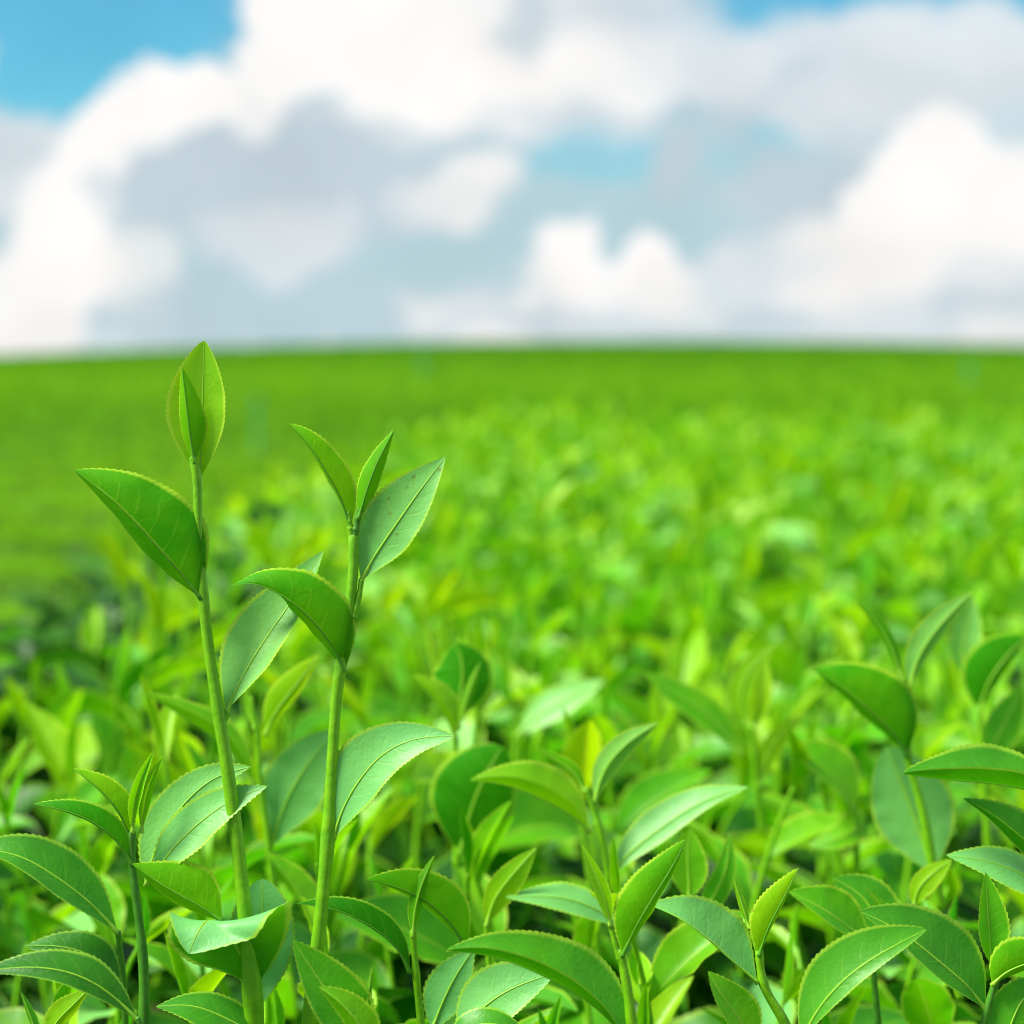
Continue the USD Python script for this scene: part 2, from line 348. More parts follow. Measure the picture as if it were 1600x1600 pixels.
def simple(name, ramp, scale, rough, spec, bump=0.3, dist=0.001, detail=4.0):
    return usdkit.material(stage, '/World/Looks/' + name, {
        'ge': ('geometry', {}), 'n': ('noise_texture', {'scale': scale, 'detail': detail, 'roughness': 0.6}), 'r': ('rgb_ramp', {'ramp': ramp}),
        'b': ('bump', {'strength': bump, 'distance': dist}), 'p': ('principled_bsdf', {'roughness': rough, 'specular_ior_level': spec})},
        [('ge.position', 'n.vector'), ('n.fac', 'r.fac'), ('n.fac', 'b.height'), ('r.color', 'p.base_color'), ('b.normal', 'p.normal')], surface='p.BSDF')


STEM = simple('young_stem', [(.25, (.085, .30, .003)), (.5, (.125, .36, .003)), (.68, (.16, .40, .003)), (.78, (.22, .40, .015))], 240.0, .45, .28, .35)
RIB_SHADED = simple('leaf_midrib_crease_shade', [(.3, (.05, .22, .006)), (.7, (.08, .28, .008))], 180.0, .5, .3)  # dark midrib copy, crease shadow of the folded leaf painted into its colour
RIB = simple('leaf_midrib', [(.3, (.18, .44, .015)), (.7, (.26, .50, .03))], 180.0, .45, .35)
STEM_DARK = simple('older_stem', [(.3, (.03, .15, .008)), (.7, (.06, .22, .010))], 180.0, .42, .35)
WOOD = simple('woody_branch', [(.3, (.05, .032, .018)), (.7, (.13, .085, .05))], 120.0, .85, .2)
SOIL = simple('soil', [(.3, (.035, .02, .012)), (.6, (.075, .045, .025)), (.8, (.05, .07, .02))], 9.0, .95, .1, .5, .02)
PAINT = simple('pale_blue_paint', [(.3, (.04, .29, .07)), (.7, (.05, .33, .09))], 30.0, .5, .4)

# ------------------------------------------------------------------ from the photograph to the place
cp, sp_ = math.cos(PITCH), math.sin(PITCH)


def world(x, y, d, z=0.0):
    """the point seen at pixel (x, y), z pixels (at depth d) farther away than depth d"""
    k = d / FPX
    dd = d + z * k
    X, Y, F = (x - 800) * k * (dd / d), (800 - y) * k * (dd / d), dd
    return np.array([X, F * cp + Y * sp_, EYE - F * sp_ + Y * cp])


def vec(v, d):
    k = d / FPX
    X, Y, F = v[0] * k, -v[1] * k, v[2] * k
    return np.array([X, F * cp + Y * sp_, -F * sp_ + Y * cp])

# ------------------------------------------------------------------ the ground, the slope behind and its tea rows
def smooth(x, a, b):
    t = np.clip((np.asarray(x, float) - a) / (b - a), 0, 1)
    return t * t * (3 - 2 * t)


CREST = 62.0
NEAR_FRONT, NEAR_FAR, NEAR_LEFT = 0.1, 4.3, -0.36


def slope_z(x, y):
    """the far slope's ground: falls away behind the near bush and climbs to a broad crest"""
    yy = np.minimum(y, CREST)
    z = EYE - 1.334 + 0.0343 * yy - 0.80
    dx = np.asarray(x, float) - 3.0
    z = z + smooth(yy, 25, CREST) * (0.27 - 0.0013 * dx ** 2 * np.where(dx > 0, 0.7, 1.0))
    return z - 0.010 * np.maximum(y - CREST, 0) - 0.04 * np.clip(y - CREST, 0, 20)


def ground_z(x, y):
    x, y = np.asarray(x, float), np.asarray(y, float)
    far = slope_z(x, np.maximum(y, 9.0))
    k = np.maximum(smooth(y, NEAR_FAR + 0.1, NEAR_FAR + 3.5), smooth(-x, -NEAR_LEFT + 0.05, -NEAR_LEFT + 1.3))
    return far * k


gx = np.unique(np.concatenate([np.linspace(-3, 3, 61), np.linspace(-30, 30, 61), np.linspace(-400, 400, 41)]))
gy = np.unique(np.concatenate([np.linspace(-3, 8, 56), np.linspace(8, 90, 83), np.linspace(-400, 900, 53)]))
GX, GY = np.meshgrid(gx, gy)
gz = ground_z(GX, GY) + 0.02 * (meshkit.fbm(np.stack([GX * 2, GY * 2, GX * 0], -1), 4) - .5)
i, j = np.meshgrid(np.arange(len(gy) - 1), np.arange(len(gx) - 1), indexing='ij')
m = len(gx)
gf = np.stack([i * m + j, i * m + j + 1, (i + 1) * m + j + 1, (i + 1) * m + j], -1).reshape(-1, 4)
tag(put('/World/ground', np.stack([GX, GY, gz], -1).reshape(-1, 3), gf, SOIL), kind='structure', label='bare brown soil under the tea bushes, rising to a far crest')


def scatter(path, protos, pos, yaw, tilt, taz, scale, which, **kw):
    """a PointInstancer; protos: prim paths to reference"""
    pi = UsdGeom.PointInstancer.Define(stage, path)
    rel = pi.CreatePrototypesRel()
    for k, src in enumerate(protos):
        q = UsdGeom.Xform.Define(stage, f'{path}/prototypes/piece_{k + 1:03d}')
        q.GetPrim().GetReferences().AddInternalReference(src)
        rel.AddTarget(q.GetPath())
    pi.CreateProtoIndicesAttr(Vt.IntArray.FromNumpy(np.asarray(which, np.int32)))
    pi.CreatePositionsAttr(Vt.Vec3fArray.FromNumpy(np.asarray(pos, np.float32)))
    # quaternion of: yaw about z, then tilt about a horizontal axis at azimuth taz
    cy, sy, ct, st_ = np.cos(yaw / 2), np.sin(yaw / 2), np.cos(tilt / 2), np.sin(tilt / 2)
    ax, ay = np.cos(taz), np.sin(taz)
    w = ct * cy; x = st_ * (ax * cy + ay * sy); y = st_ * (ay * cy - ax * sy); z = ct * sy
    pi.CreateOrientationsAttr(Vt.QuathArray([Gf.Quath(float(a), float(b), float(c), float(d)) for a, b, c, d in zip(w, x, y, z)]))
    pi.CreateScalesAttr(Vt.Vec3fArray.FromNumpy(np.repeat(np.asarray(scale, np.float32)[:, None], 3, 1)))
    tag(pi, **kw)
    return pi


def join(parts):
    v, f, a, n = [], [], [], 0
    for pv, pf, pa in parts:
        if pf.shape[1] == 4:
            pf = np.vstack([pf[:, [0, 1, 2]], pf[:, [0, 2, 3]]])
        v.append(pv); f.append(pf + n); a.append(pa); n += len(pv)
    return np.vstack(v), np.vstack(f), np.vstack(a)


def grown_leaf(base, az, up, length, width, age, fold, droop, roll=0.0, seed=0, nt=28, na=3, teeth=0, peak=.45):
    """a leaf growing from base in direction az (horizontal) at elevation up, curving by droop (radians) to its tip; V-folded by fold."""
    s = np.linspace(0, 1, 9)
    el = up - droop * s ** 1.3
    h = np.array([math.cos(az), math.sin(az), 0.0]); sidev = np.array([-math.sin(az), math.cos(az), 0.0])
    step = np.stack([np.cos(el)[:, None] * h + np.sin(el)[:, None] * np.array([0, 0, 1.0])], 0)[0]
    P = base + np.concatenate([[np.zeros(3)], np.cumsum((step[1:] + step[:-1]) / 2, 0) * (length / 8)])
    up0 = -math.sin(up) * h + math.cos(up) * np.array([0, 0, 1.0]); up1 = -math.sin(el[-1]) * h + math.cos(el[-1]) * np.array([0, 0, 1.0])

    def half(sgn):
        out = []
        for t, u in ((0.0, up0), (1.0, up1)):
            a = fold * (1 - .35 * t)
            out.append((t, width / 2 * (sgn * sidev * math.cos(a + sgn * roll) + u * math.sin(a + sgn * roll))))
        return out
    return blade(P, half(1), half(-1), age, nt=nt, na=na, teeth=teeth, tooth=.035, seed=seed, bow=.12, peak=peak, wav=.075)[:3]


def shoot_parts(seed, tall=0.12, med=True, older=0.0):
    """stem, bud and leaves of one young tea shoot about its base: lists of (name, vertices, faces, attr or None)"""
    g = np.random.default_rng(seed)
    H = tall * g.uniform(.85, 1.15)
    bend = g.normal(0, .012, 2)
    zs = np.linspace(0, 1, 10)
    C = np.stack([bend[0] * np.sin(zs * 2.2) * 1.2, bend[1] * np.sin(zs * 2.5), zs * H], 1)
    out = [('stem', *tube(C, np.interp(zs, [0, 1], [.0019, .0009]), 8), None)]
    n = g.integers(4, 6)
    az = g.uniform(0, 6.28)
    nt, na, te = (44, 4, 24) if med else (20, 2, 0)
    for k in range(n):
        t = 1 - (k + .35) / n * .88 + g.normal(0, .02)
        age = [0.10, .22, .36, .48, .6][k] + g.normal(0, .06) + older
        ln = [.032, .045, .056, .063, .066][k] * g.uniform(.85, 1.12)
        up = [1.02, .76, .55, .38, .22][k] + g.normal(0, .16)
        dr = [.25, .6, .9, 1.0, 1.0][k] * g.uniform(.4, 1.4)
        fo = [.8, .65, .55, .5, .42][k] + g.normal(0, .1)
        wd = ln * [.40, .46, .50, .50, .50][k] * g.uniform(.8, 1.15)
        b = np.array([np.interp(t, zs, C[:, q]) for q in range(3)])
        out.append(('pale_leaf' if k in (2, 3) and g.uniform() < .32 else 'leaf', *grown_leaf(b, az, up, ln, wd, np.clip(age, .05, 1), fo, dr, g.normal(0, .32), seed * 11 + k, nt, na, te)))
        az += 2.4 + g.normal(0, .25)
    out.append(('bud', *grown_leaf(C[-1] - [0, 0, .002], az, 1.42, .024 * g.uniform(.8, 1.3), .0075, 0.15 + older, 1.25, -.12, 0, seed * 11 + 9, 24, 3)))
    return out


def define_shoot(path, parts, kind='class'):
    stage.CreateClassPrim(path) if kind == 'class' else UsdGeom.Xform.Define(stage, path)
    seen = {}
    for name, v, f, a in parts:
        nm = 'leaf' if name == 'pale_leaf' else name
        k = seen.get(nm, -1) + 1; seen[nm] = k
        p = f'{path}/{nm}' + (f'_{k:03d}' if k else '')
        put(p, v, f, (SHEEN_LEAF if name == 'pale_leaf' else LEAF) if a is not None else STEM, a)


NV = 12
for q in range(NV):
    define_shoot(f'/World/tea_shoot_kind_{q + 1:03d}', shoot_parts(100 + q, .105 if q < 8 else .125, True, .15 if q < 4 else [0, .1, -.05, .04][q % 4]))

# joined, one mesh each, for the uncountable rest
STUFF = []
for q in range(8):
    P = shoot_parts(300 + q, .11, False, [0, -.06, .05, .12, .22, 0, .16, -.05][q])
    v, f, a = join([(v, f, a if a is not None else np.tile([[.3, .3, .3]], (len(v), 1))) for nm, v, f, a in P if nm != 'pale_leaf'])
    stage.CreateClassPrim(f'/World/leafy_shoot_kind_{q + 1:03d}')
    put(f'/World/leafy_shoot_kind_{q + 1:03d}/leaves', v, f, LEAF, a)
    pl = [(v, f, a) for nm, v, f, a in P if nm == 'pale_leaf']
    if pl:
        put(f'/World/leafy_shoot_kind_{q + 1:03d}/pale_leaves', *join(pl)[:2], SHEEN_LEAF, join(pl)[2])
    STUFF.append(f'/World/leafy_shoot_kind_{q + 1:03d}')
MATURE = []
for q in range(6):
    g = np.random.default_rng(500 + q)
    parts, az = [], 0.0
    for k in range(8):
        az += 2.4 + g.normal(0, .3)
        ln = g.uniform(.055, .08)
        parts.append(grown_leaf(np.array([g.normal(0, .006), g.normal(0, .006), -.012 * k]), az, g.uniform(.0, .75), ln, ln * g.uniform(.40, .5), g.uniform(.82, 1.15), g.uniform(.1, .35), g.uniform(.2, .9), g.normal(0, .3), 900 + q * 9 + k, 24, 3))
    v, f, a = join(parts)
    stage.CreateClassPrim(f'/World/mature_twig_kind_{q + 1:03d}')
    put(f'/World/mature_twig_kind_{q + 1:03d}/leaves', v, f, LEAF, a)
    MATURE.append(f'/World/mature_twig_kind_{q + 1:03d}')

# ------------------------------------------------------------------ the near bush


def edge(x, y):
    """0 inside the near bush's plucking table, growing to 1 and more over its rounded left and far shoulder"""
    lx = np.interp(y, [0, .6, 1.0, 1.5, 2.0, 3.0, 4.3], [-.55, -.42, -.31, -.24, -.24, -.20, -.05]) + .02 * np.sin(y * 2.3)
    fy = NEAR_FAR + .10 * np.sin(x * 3.1) + .05 * np.sin(x * 7.0)
    a = np.maximum((lx - x) / .30, 0); b = np.maximum((y - fy) / .35, 0)
    return np.hypot(a, b)


def table_z(x, y):
    """where the tips of the young shoots stand on average"""
    z = EYE - np.interp(y, [0, .62, 1.0, 2.0, 3.2, 4.3], [.215, .190, .168, .150, .116, .090])
    z = z + 0.018 * (meshkit.noise(np.stack([x * 5, y * 5, x * 0], -1), 3) - .5)
    e = np.minimum(edge(x, y), 1.0)
    return z - .50 * (1 - np.sqrt(np.maximum(1 - e ** 2, 0)))


def fill(step, y0, y1, jit, margin=.9):
    pts = []
    y = y0
    while y < y1:
        x0, x1 = -1.0, .27 * y + .45
        xs = np.arange(x0, x1, step) + rng.uniform(0, step)
        for x in xs:
            pts.append((x + rng.normal(0, jit), y + rng.normal(0, jit)))
        y += step
    P = np.array(pts)
    return P[edge(P[:, 0], P[:, 1]) < margin]


# woody frame of the bush
bush = thing('tea_bush', (0.3, 2.0, 0), label='woody brown tea bush carrying the near shoots, seen in the dark gaps between the leaves', category='bush')
for k in range(26):
    bx, by = rng.uniform(NEAR_LEFT + .1, 1.1), rng.uniform(.35, 4.1)
    for q in range(2):
        ex, ey = bx + rng.normal(0, .16), by + rng.normal(0, .16)
        ex = max(ex, NEAR_LEFT - .05)
        tz = float(table_z(np.array(ex), np.array(ey))) - .13
        gz0 = float(ground_z(bx, by))
        C = spline([(bx - .3, by - 2, gz0 - .05), (bx - .3 + rng.normal(0, .03), by - 2 + rng.normal(0, .03), gz0 + .3), (ex - .3, ey - 2, tz)], np.linspace(0, 1, 14))
        v, f = tube(C, np.linspace(.012, .004, 14), 7)
        put(numbered(str(bush.GetPath()) + '/branch'), v, f, WOOD)

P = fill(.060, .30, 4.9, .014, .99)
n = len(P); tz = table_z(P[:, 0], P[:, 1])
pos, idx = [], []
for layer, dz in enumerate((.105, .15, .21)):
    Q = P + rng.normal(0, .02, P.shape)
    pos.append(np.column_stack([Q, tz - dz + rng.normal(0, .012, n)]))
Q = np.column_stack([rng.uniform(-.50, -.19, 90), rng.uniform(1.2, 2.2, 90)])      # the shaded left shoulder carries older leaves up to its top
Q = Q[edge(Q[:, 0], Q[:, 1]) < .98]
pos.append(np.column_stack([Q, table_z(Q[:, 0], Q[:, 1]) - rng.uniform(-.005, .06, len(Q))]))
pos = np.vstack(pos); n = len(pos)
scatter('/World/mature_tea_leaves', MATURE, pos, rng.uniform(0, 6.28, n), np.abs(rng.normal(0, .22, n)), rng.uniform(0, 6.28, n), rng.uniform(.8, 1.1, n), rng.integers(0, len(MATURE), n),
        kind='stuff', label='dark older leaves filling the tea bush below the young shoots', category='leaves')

P = fill(.054, .64, 4.75, .020, .40)
P = np.vstack([P, np.column_stack([rng.uniform(-.17, .19, 26), rng.uniform(.615, .74, 26)])])
P = P[~((P[:, 1] > 1.38) & (P[:, 1] < 2.05) & (P[:, 0] < -.205 - .04 * np.sin(P[:, 1] * 5)))]
tz = table_z(P[:, 0], P[:, 1])
dist = np.hypot(P[:, 0], P[:, 1])
inview = (np.abs(P[:, 0]) < .245 * P[:, 1] + .03)
order = np.argsort(np.where(inview, P[:, 1], 99))
N_IND = 262
near_set = set(order[:N_IND].tolist())

BANDS = [(0.0, .80, 'sharp low shoots'), (.80, .95, 'nearly sharp shoots'), (.95, 1.10, 'slightly blurred shoots'), (1.10, 1.25, 'soft blurred shoots'),
         (1.25, 1.40, 'softer blurred shoots'), (1.40, 1.55, 'strongly blurred shoots'), (1.55, 99.0, 'most blurred single shoots')]
ZONES = [(-999, 210, 'left of the dark-stemmed shoot'), (210, 340, 'under the left tall shoot'), (340, 540, 'between the two tall stems'), (540, 700, 'just right of the middle tall stem'),
         (700, 880, 'left of the centre'), (880, 1060, 'right of the centre'), (1060, 1260, 'midway to the right tall shoot'), (1260, 1460, 'around the right tall shoot'), (1460, 2600, 'at the right border')]
ORD = ['leftmost', 'second from left', 'third from left', 'fourth from left', 'fifth from left', 'sixth from left', 'seventh from left', 'eighth from left', 'ninth from left', 'tenth from left', 'eleventh from left', 'twelfth from left', 'thirteenth from left', 'fourteenth from left', 'fifteenth from left', 'sixteenth from left', 'seventeenth from left', 'eighteenth from left', 'nineteenth from left', 'twentieth from left']
cells = {}
for k in near_set:
    px = 800 + FPX * P[k, 0] / P[k, 1]
    bi = next(q for q, z in enumerate(BANDS) if z[0] <= P[k, 1] < z[1]); zi = next(q for q, z in enumerate(ZONES) if z[0] <= px < z[1])
    cells.setdefault((bi, zi), []).append((px, k))
LABEL = {}
for (bi, zi), members in cells.items():
    members.sort()
    for q, (px, k) in enumerate(members):
        what = BANDS[bi][2] + ' ' + ZONES[zi][2]
        first = ('single one' if len(members) == 1 else 'rightmost' if q == len(members) - 1 else ORD[min(q, len(ORD) - 1)])
        LABEL[k] = (f'{first} of the {what}', what)
rest = []
for k in order:
    x, y = P[k]
    top = tz[k] + float(np.clip(rng.normal(-.004, .016 + .004 * y), -.055, .040))
    sc = float(np.clip(rng.normal(1.04 if y < .85 else 1.24, .13), .85, 1.55))
    if k in near_set:
        kind = int(rng.integers(0, 4)) if y < .8 and rng.uniform() < .75 else int(rng.integers(0, NV))
        if y < .80:
            top -= .022
        lab, grp = LABEL[k]
        t = UsdGeom.Xform.Define(stage, numbered('/World/tea_shoot'))
        t.AddTranslateOp().Set(Gf.Vec3d(float(x), float(y), float(top - .118 * sc)))
        t.AddRotateXYZOp().Set(Gf.Vec3f(float(rng.normal(0, 9)), float(rng.normal(0, 9)), float(rng.uniform(0, 360))))
        t.AddScaleOp().Set(Gf.Vec3f(sc, sc, sc))
        t.GetPrim().GetReferences().AddInternalReference(f'/World/tea_shoot_kind_{kind + 1:03d}')
        t.GetPrim().SetInstanceable(True)
        tag(t, label=lab, category='tea shoot', group=grp)
    else:
        rest.append((x, y, top - .118 * sc, sc))
rest = np.array(rest); n = len(rest)
scatter('/World/far_tea_shoots', STUFF, rest[:, :3], rng.uniform(0, 6.28, n), np.abs(rng.normal(0, .2, n)), rng.uniform(0, 6.28, n), rest[:, 3], rng.integers(0, len(STUFF), n),
        kind='stuff', label='mass of blurred bright green young tea shoots covering the far part of the bush', category='tea shoots')

# a few taller shoots whose blurred tips stand out over the far edge of the near bush
for x, y, d, lab in [(1402, 655, 2.9, 'tallest blurred yellow-green shoot tip over the far right edge of the bush'),
                     (1310, 690, 2.7, 'blurred shoot left of the highest tip over the far right edge of the bush'),
                     (1190, 690, 2.6, 'blurred pale shoot tip over the far edge of the bush, above the middle right'),
                     (880, 672, 3.3, 'blurred yellowish shoot tip at the far left end of the bush edge'),
                     (1560, 665, 3.2, 'blurred shoot tip over the bush edge beside the right border')]:
    p = world(x, y, d)
    t = thing('tea_shoot', p - [0, 0, .125], label=lab, category='tea shoot')
    t.GetPrim().GetReferences().AddInternalReference(f'/World/tea_shoot_kind_{9 + (x % 4):03d}')
    t.AddRotateZOp().Set(float(x * 7 % 360))
    t.GetPrim().SetInstanceable(True)

# ------------------------------------------------------------------ tea rows on the far slope
CLUMP = []
for q in range(6):
    g = np.random.default_rng(700 + q)
    parts = []
    for k in range(26):
        az = g.uniform(0, 6.28); r = .11 * math.sqrt(g.uniform())
        ln = g.uniform(.05, .075)
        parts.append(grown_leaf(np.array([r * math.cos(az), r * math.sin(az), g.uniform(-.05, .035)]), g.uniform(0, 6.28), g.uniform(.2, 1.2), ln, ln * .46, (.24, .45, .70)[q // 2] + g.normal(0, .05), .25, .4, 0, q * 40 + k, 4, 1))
    v, f, a = join(parts)
    stage.CreateClassPrim(f'/World/leaf_clump_kind_{q + 1:03d}')
    put(f'/World/leaf_clump_kind_{q + 1:03d}/leaves', v, f, SLOPE_LEAF, a)
    CLUMP.append(f'/World/leaf_clump_kind_{q + 1:03d}')
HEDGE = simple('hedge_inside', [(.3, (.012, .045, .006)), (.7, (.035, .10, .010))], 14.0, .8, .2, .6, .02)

ROW = 1.62
yr, k = 9.4, 0
rows = []
while yr < CREST + 2:
    half = .27 * yr + 5
    xs = np.arange(-half, half, .16)
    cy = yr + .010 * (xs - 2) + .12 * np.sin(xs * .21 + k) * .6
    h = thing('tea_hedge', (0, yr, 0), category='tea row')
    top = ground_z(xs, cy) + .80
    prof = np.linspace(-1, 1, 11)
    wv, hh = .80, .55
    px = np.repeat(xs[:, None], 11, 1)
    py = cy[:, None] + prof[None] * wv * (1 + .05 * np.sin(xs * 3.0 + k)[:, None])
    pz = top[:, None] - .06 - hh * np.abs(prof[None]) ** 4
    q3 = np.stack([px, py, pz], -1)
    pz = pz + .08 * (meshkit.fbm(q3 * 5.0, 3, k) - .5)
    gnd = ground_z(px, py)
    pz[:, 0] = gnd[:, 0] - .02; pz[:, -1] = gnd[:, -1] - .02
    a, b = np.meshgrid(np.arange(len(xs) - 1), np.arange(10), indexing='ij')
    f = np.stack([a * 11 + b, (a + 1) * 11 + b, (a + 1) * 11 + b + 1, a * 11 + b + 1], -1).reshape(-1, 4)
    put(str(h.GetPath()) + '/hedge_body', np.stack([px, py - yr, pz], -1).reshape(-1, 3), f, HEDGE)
    stp = .16 if yr < 25 else .20
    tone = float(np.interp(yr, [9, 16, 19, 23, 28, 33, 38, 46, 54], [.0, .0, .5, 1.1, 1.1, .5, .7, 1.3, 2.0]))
    nx, ny = int(2 * half / stp), int(2 * wv / stp)
    U, V_ = np.meshgrid(np.linspace(-half, half, nx), np.linspace(-.97, .97, ny + 1), indexing='ij')
    U = U.ravel() + rng.normal(0, .03, U.size); V_ = V_.ravel() + rng.normal(0, .04, V_.size)
    c = np.interp(U, xs, cy); tt = np.interp(U, xs, top)
    pos = np.column_stack([U, c + V_ * wv - yr, tt - .05 - hh * np.abs(V_) ** 4 * .9 + rng.normal(0, .015, U.size)])
    n = len(pos)
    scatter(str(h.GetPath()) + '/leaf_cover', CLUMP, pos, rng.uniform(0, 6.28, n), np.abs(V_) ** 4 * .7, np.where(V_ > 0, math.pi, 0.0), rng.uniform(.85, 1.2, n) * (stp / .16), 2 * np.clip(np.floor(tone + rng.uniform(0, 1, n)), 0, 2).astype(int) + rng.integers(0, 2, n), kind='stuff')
    rows.append((h, yr)); k += 1
    yr += ROW
NTH = ['lowest', 'second', 'third', 'fourth', 'fifth', 'sixth', 'seventh', 'eighth', 'ninth', 'tenth', 'eleventh', 'twelfth', 'thirteenth', 'fourteenth', 'fifteenth', 'sixteenth', 'seventeenth', 'eighteenth', 'nineteenth']
for q, (h, y) in enumerate(rows):
    if q < 18:
        tag(h, label=f'{NTH[q]} level tea row counted up the green slope behind the bush', group='tea rows on the slope')
    elif q == len(rows) - 1:
        tag(h, label='topmost tea row whose leaves draw the horizon', group='tea rows on the slope')
    else:
        n_top = len(rows) - 1 - q
        tag(h, label=f'{NTH[n_top] if n_top > 0 else "top"} tea row counted down from the horizon', group='tea rows on the slope')

# pale posts standing blurred on the slope
for x, y0, y1, d, lab in [(402, 622, 690, 19.5, 'short pale blue-green post on the slope between the two tall shoots'),
                          (661, 549, 590, 38, 'faint pale blue-green post near the horizon above the right tall shoot'),
                          (1515, 562, 600, 35, 'faint pale post near the horizon at the right edge')]:
    a = world(x, y0, d); b = world(x, y1, d)
    base = np.array([a[0], a[1], float(ground_z(a[0], a[1])) - .1])
    t = thing('post', base, label=lab, category='post')
    hgt = a[2] - base[2]
    rad = .0022 * d / 2
    v, f = tube([(0, 0, 0), (0, 0, hgt * .5), (0, 0, hgt - .1)], rad, 10); put(str(t.GetPath()) + '/pole', v, f, PAINT)
    v, f = tube([(0, 0, hgt - .1), (0, 0, hgt - .05), (0, 0, hgt)], [rad * 1.2, rad * 1.3, rad * .9], 10); put(str(t.GetPath()) + '/cap', v, f, PAINT)

# ------------------------------------------------------------------ the shoots in focus, one by one
def shoot(d, label, stems, leaves, seed=0, group=None):
    """stems: (pixel points, radius at base, radius at tip, material); leaves: (name, midrib points, L, R, age, options) in pixels at depth d"""
    b = stems[0][0][0]
    b = world(b[0], b[1], d, b[2] if len(b) > 2 else 0)
    t = thing('tea_shoot', b, label=label, category='tea shoot', group=group)
    root = str(t.GetPath())
    seen = {}

    def name(s):
        k = seen.get(s, -1) + 1; seen[s] = k
        return f'{root}/{s}' + (f'_{k:03d}' if k else '')
    kpx = d / FPX
    for pts, r0, r1, mat in stems:
        W = np.array([world(p[0], p[1], d, p[2] if len(p) > 2 else 0) for p in pts]) - b
        C = spline(W, np.linspace(0, 1, 40))
        r = np.linspace(r0, r1, 40) * kpx
        nodes = np.linspace(0, 1, 40)
        r = r * (1 + .04 * np.sin(nodes * 21 + d * 50))
        for lf in leaves:                          # the stem swells where a leaf sits
            q0 = np.argmin(np.linalg.norm(C - (world(lf[1][0][0], lf[1][0][1], d) - b), axis=1))
            if np.linalg.norm(C[q0] - (world(lf[1][0][0], lf[1][0][1], d) - b)) < 22 * kpx:
                r = r * (1 + .14 * np.exp(-((np.arange(40) - q0) / 1.5) ** 2))
        v, f = tube(C, r, 14)
        put(name('stem'), v, f, mat)
    for q, (nm, mid, L, R, age, *opt) in enumerate(leaves):
        o = dict(opt[0]) if opt else {}
        rib = o.pop('rib', 1.0); under = o.pop('under', False); skin = SHEEN_LEAF if o.pop('pale', False) else LEAF
        W = np.array([world(p[0], p[1], d, p[2] if len(p) > 2 else 0) for p in mid]) - b

        def cv(V):
            return [(x[0], vec(x[1], d)) for x in V] if isinstance(V, list) else vec(V, d)
        def first(V):
            return V[0][1] if isinstance(V, list) else V
        ln = np.linalg.norm(np.diff(W, axis=0), axis=1).sum() / kpx
        te = int(ln / (7.5 if age < .3 else 9.0))
        wpx = max(np.linalg.norm(np.array([*first(L), 0, 0][:3], float)), np.linalg.norm(np.array([*first(R), 0, 0][:3], float)))
        o.setdefault('tooth', min(.07, 2.2 / wpx))
        cfg = dict(nt=max(60, te * 5), na=7, teeth=te, seed=seed * 31 + q)
        cfg.update(o)
        L3 = L if isinstance(L, list) else tuple(L) + (0,) * (3 - len(L))
        R3 = R if isinstance(R, list) else tuple(R) + (0,) * (3 - len(R))
        v, f, a, C = blade(W, cv(L3), cv(R3), age, **cfg)
        p = name(nm)
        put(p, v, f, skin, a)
        if rib:
            s = np.linspace(0, 1, len(C))[::3]
            tv, tf = tube(C[::3], np.interp(s, [0, .05, .15, 1], [4.6, 3.4, 1.7, .45]) * kpx * rib, 8)
            put(p + '/midrib', tv, tf, RIB_SHADED if under else RIB)
    return t


# the tall shoot on the left
shoot(.600, 'tall left shoot with a big leaf leftwards and an upright leaf behind its bud', [
    ([(402, 1640, 6), (383, 1430), (352, 1180), (320, 960), (313, 870), (309, 790), (307, 740), (302, 715, -3)], 14, 6, STEM),
    ([(357, 1112, 4), (345, 1140, 0), (352, 1175, 0)], 5, 8, STEM)],
    [('leaf', [(311, 752, 6), (315, 690, 10), (317, 620, 14), (319, 532, 16)], (-54, 4, -16), (37, 4, -14), .2, {'peak': .5, 'sharp': .8}),
     ('bud', [(304, 724, -5), (297, 680, -12), (291, 630, -14), (284, 573, -8)], (26, 2, 16), (-15, 2, 16), .30, {'peak': .4, 'under': True}),
     ('leaf', [(314, 935, -6), (290, 905, -12), (240, 848, -22), (180, 785, -24), (116, 735, -10)], (64, -50, 22), (-22, 16, 46), .42, {'peak': .36, 'sharp': .85, 'bow': .2, 'under': True}),
     ('leaf', [(353, 1112, 4), (372, 1072, 14), (400, 1022, 22), (452, 945, 34), (506, 860, 46)], (-50, -32, 14), (24, 15, -26), .45, {'peak': .4, 'pale': True}),
     ('leaf', [(398, 1545, 8), (375, 1490, -2), (345, 1448, -18), (326, 1437, -40), (310, 1455, -62), (295, 1490, -76)], [(0, (90, -45, -10)), (.6, (128, 2, -6)), (1, (70, 10, -20))], [(0, (-50, 15, 0)), (.6, (-96, 6, 8)), (1, (-60, -10, 0))], .66, {'peak': .52, 'bow': .1, 'sharp': .7, 'pale': True}),
     ('leaf', [(402, 1580, 30), (408, 1500, 44), (410, 1430, 58), (410, 1373, 74)], (-52, 0, -10), (52, 0, -6), .72, {'peak': .55, 'sharp': .6, 'pale': True}),
     ('leaf', [(440, 1635, -10), (370, 1600, -24), (300, 1572, -30), (243, 1573, -30)], (-6, 22, -40), (4, -22, 40), .66)], 1)
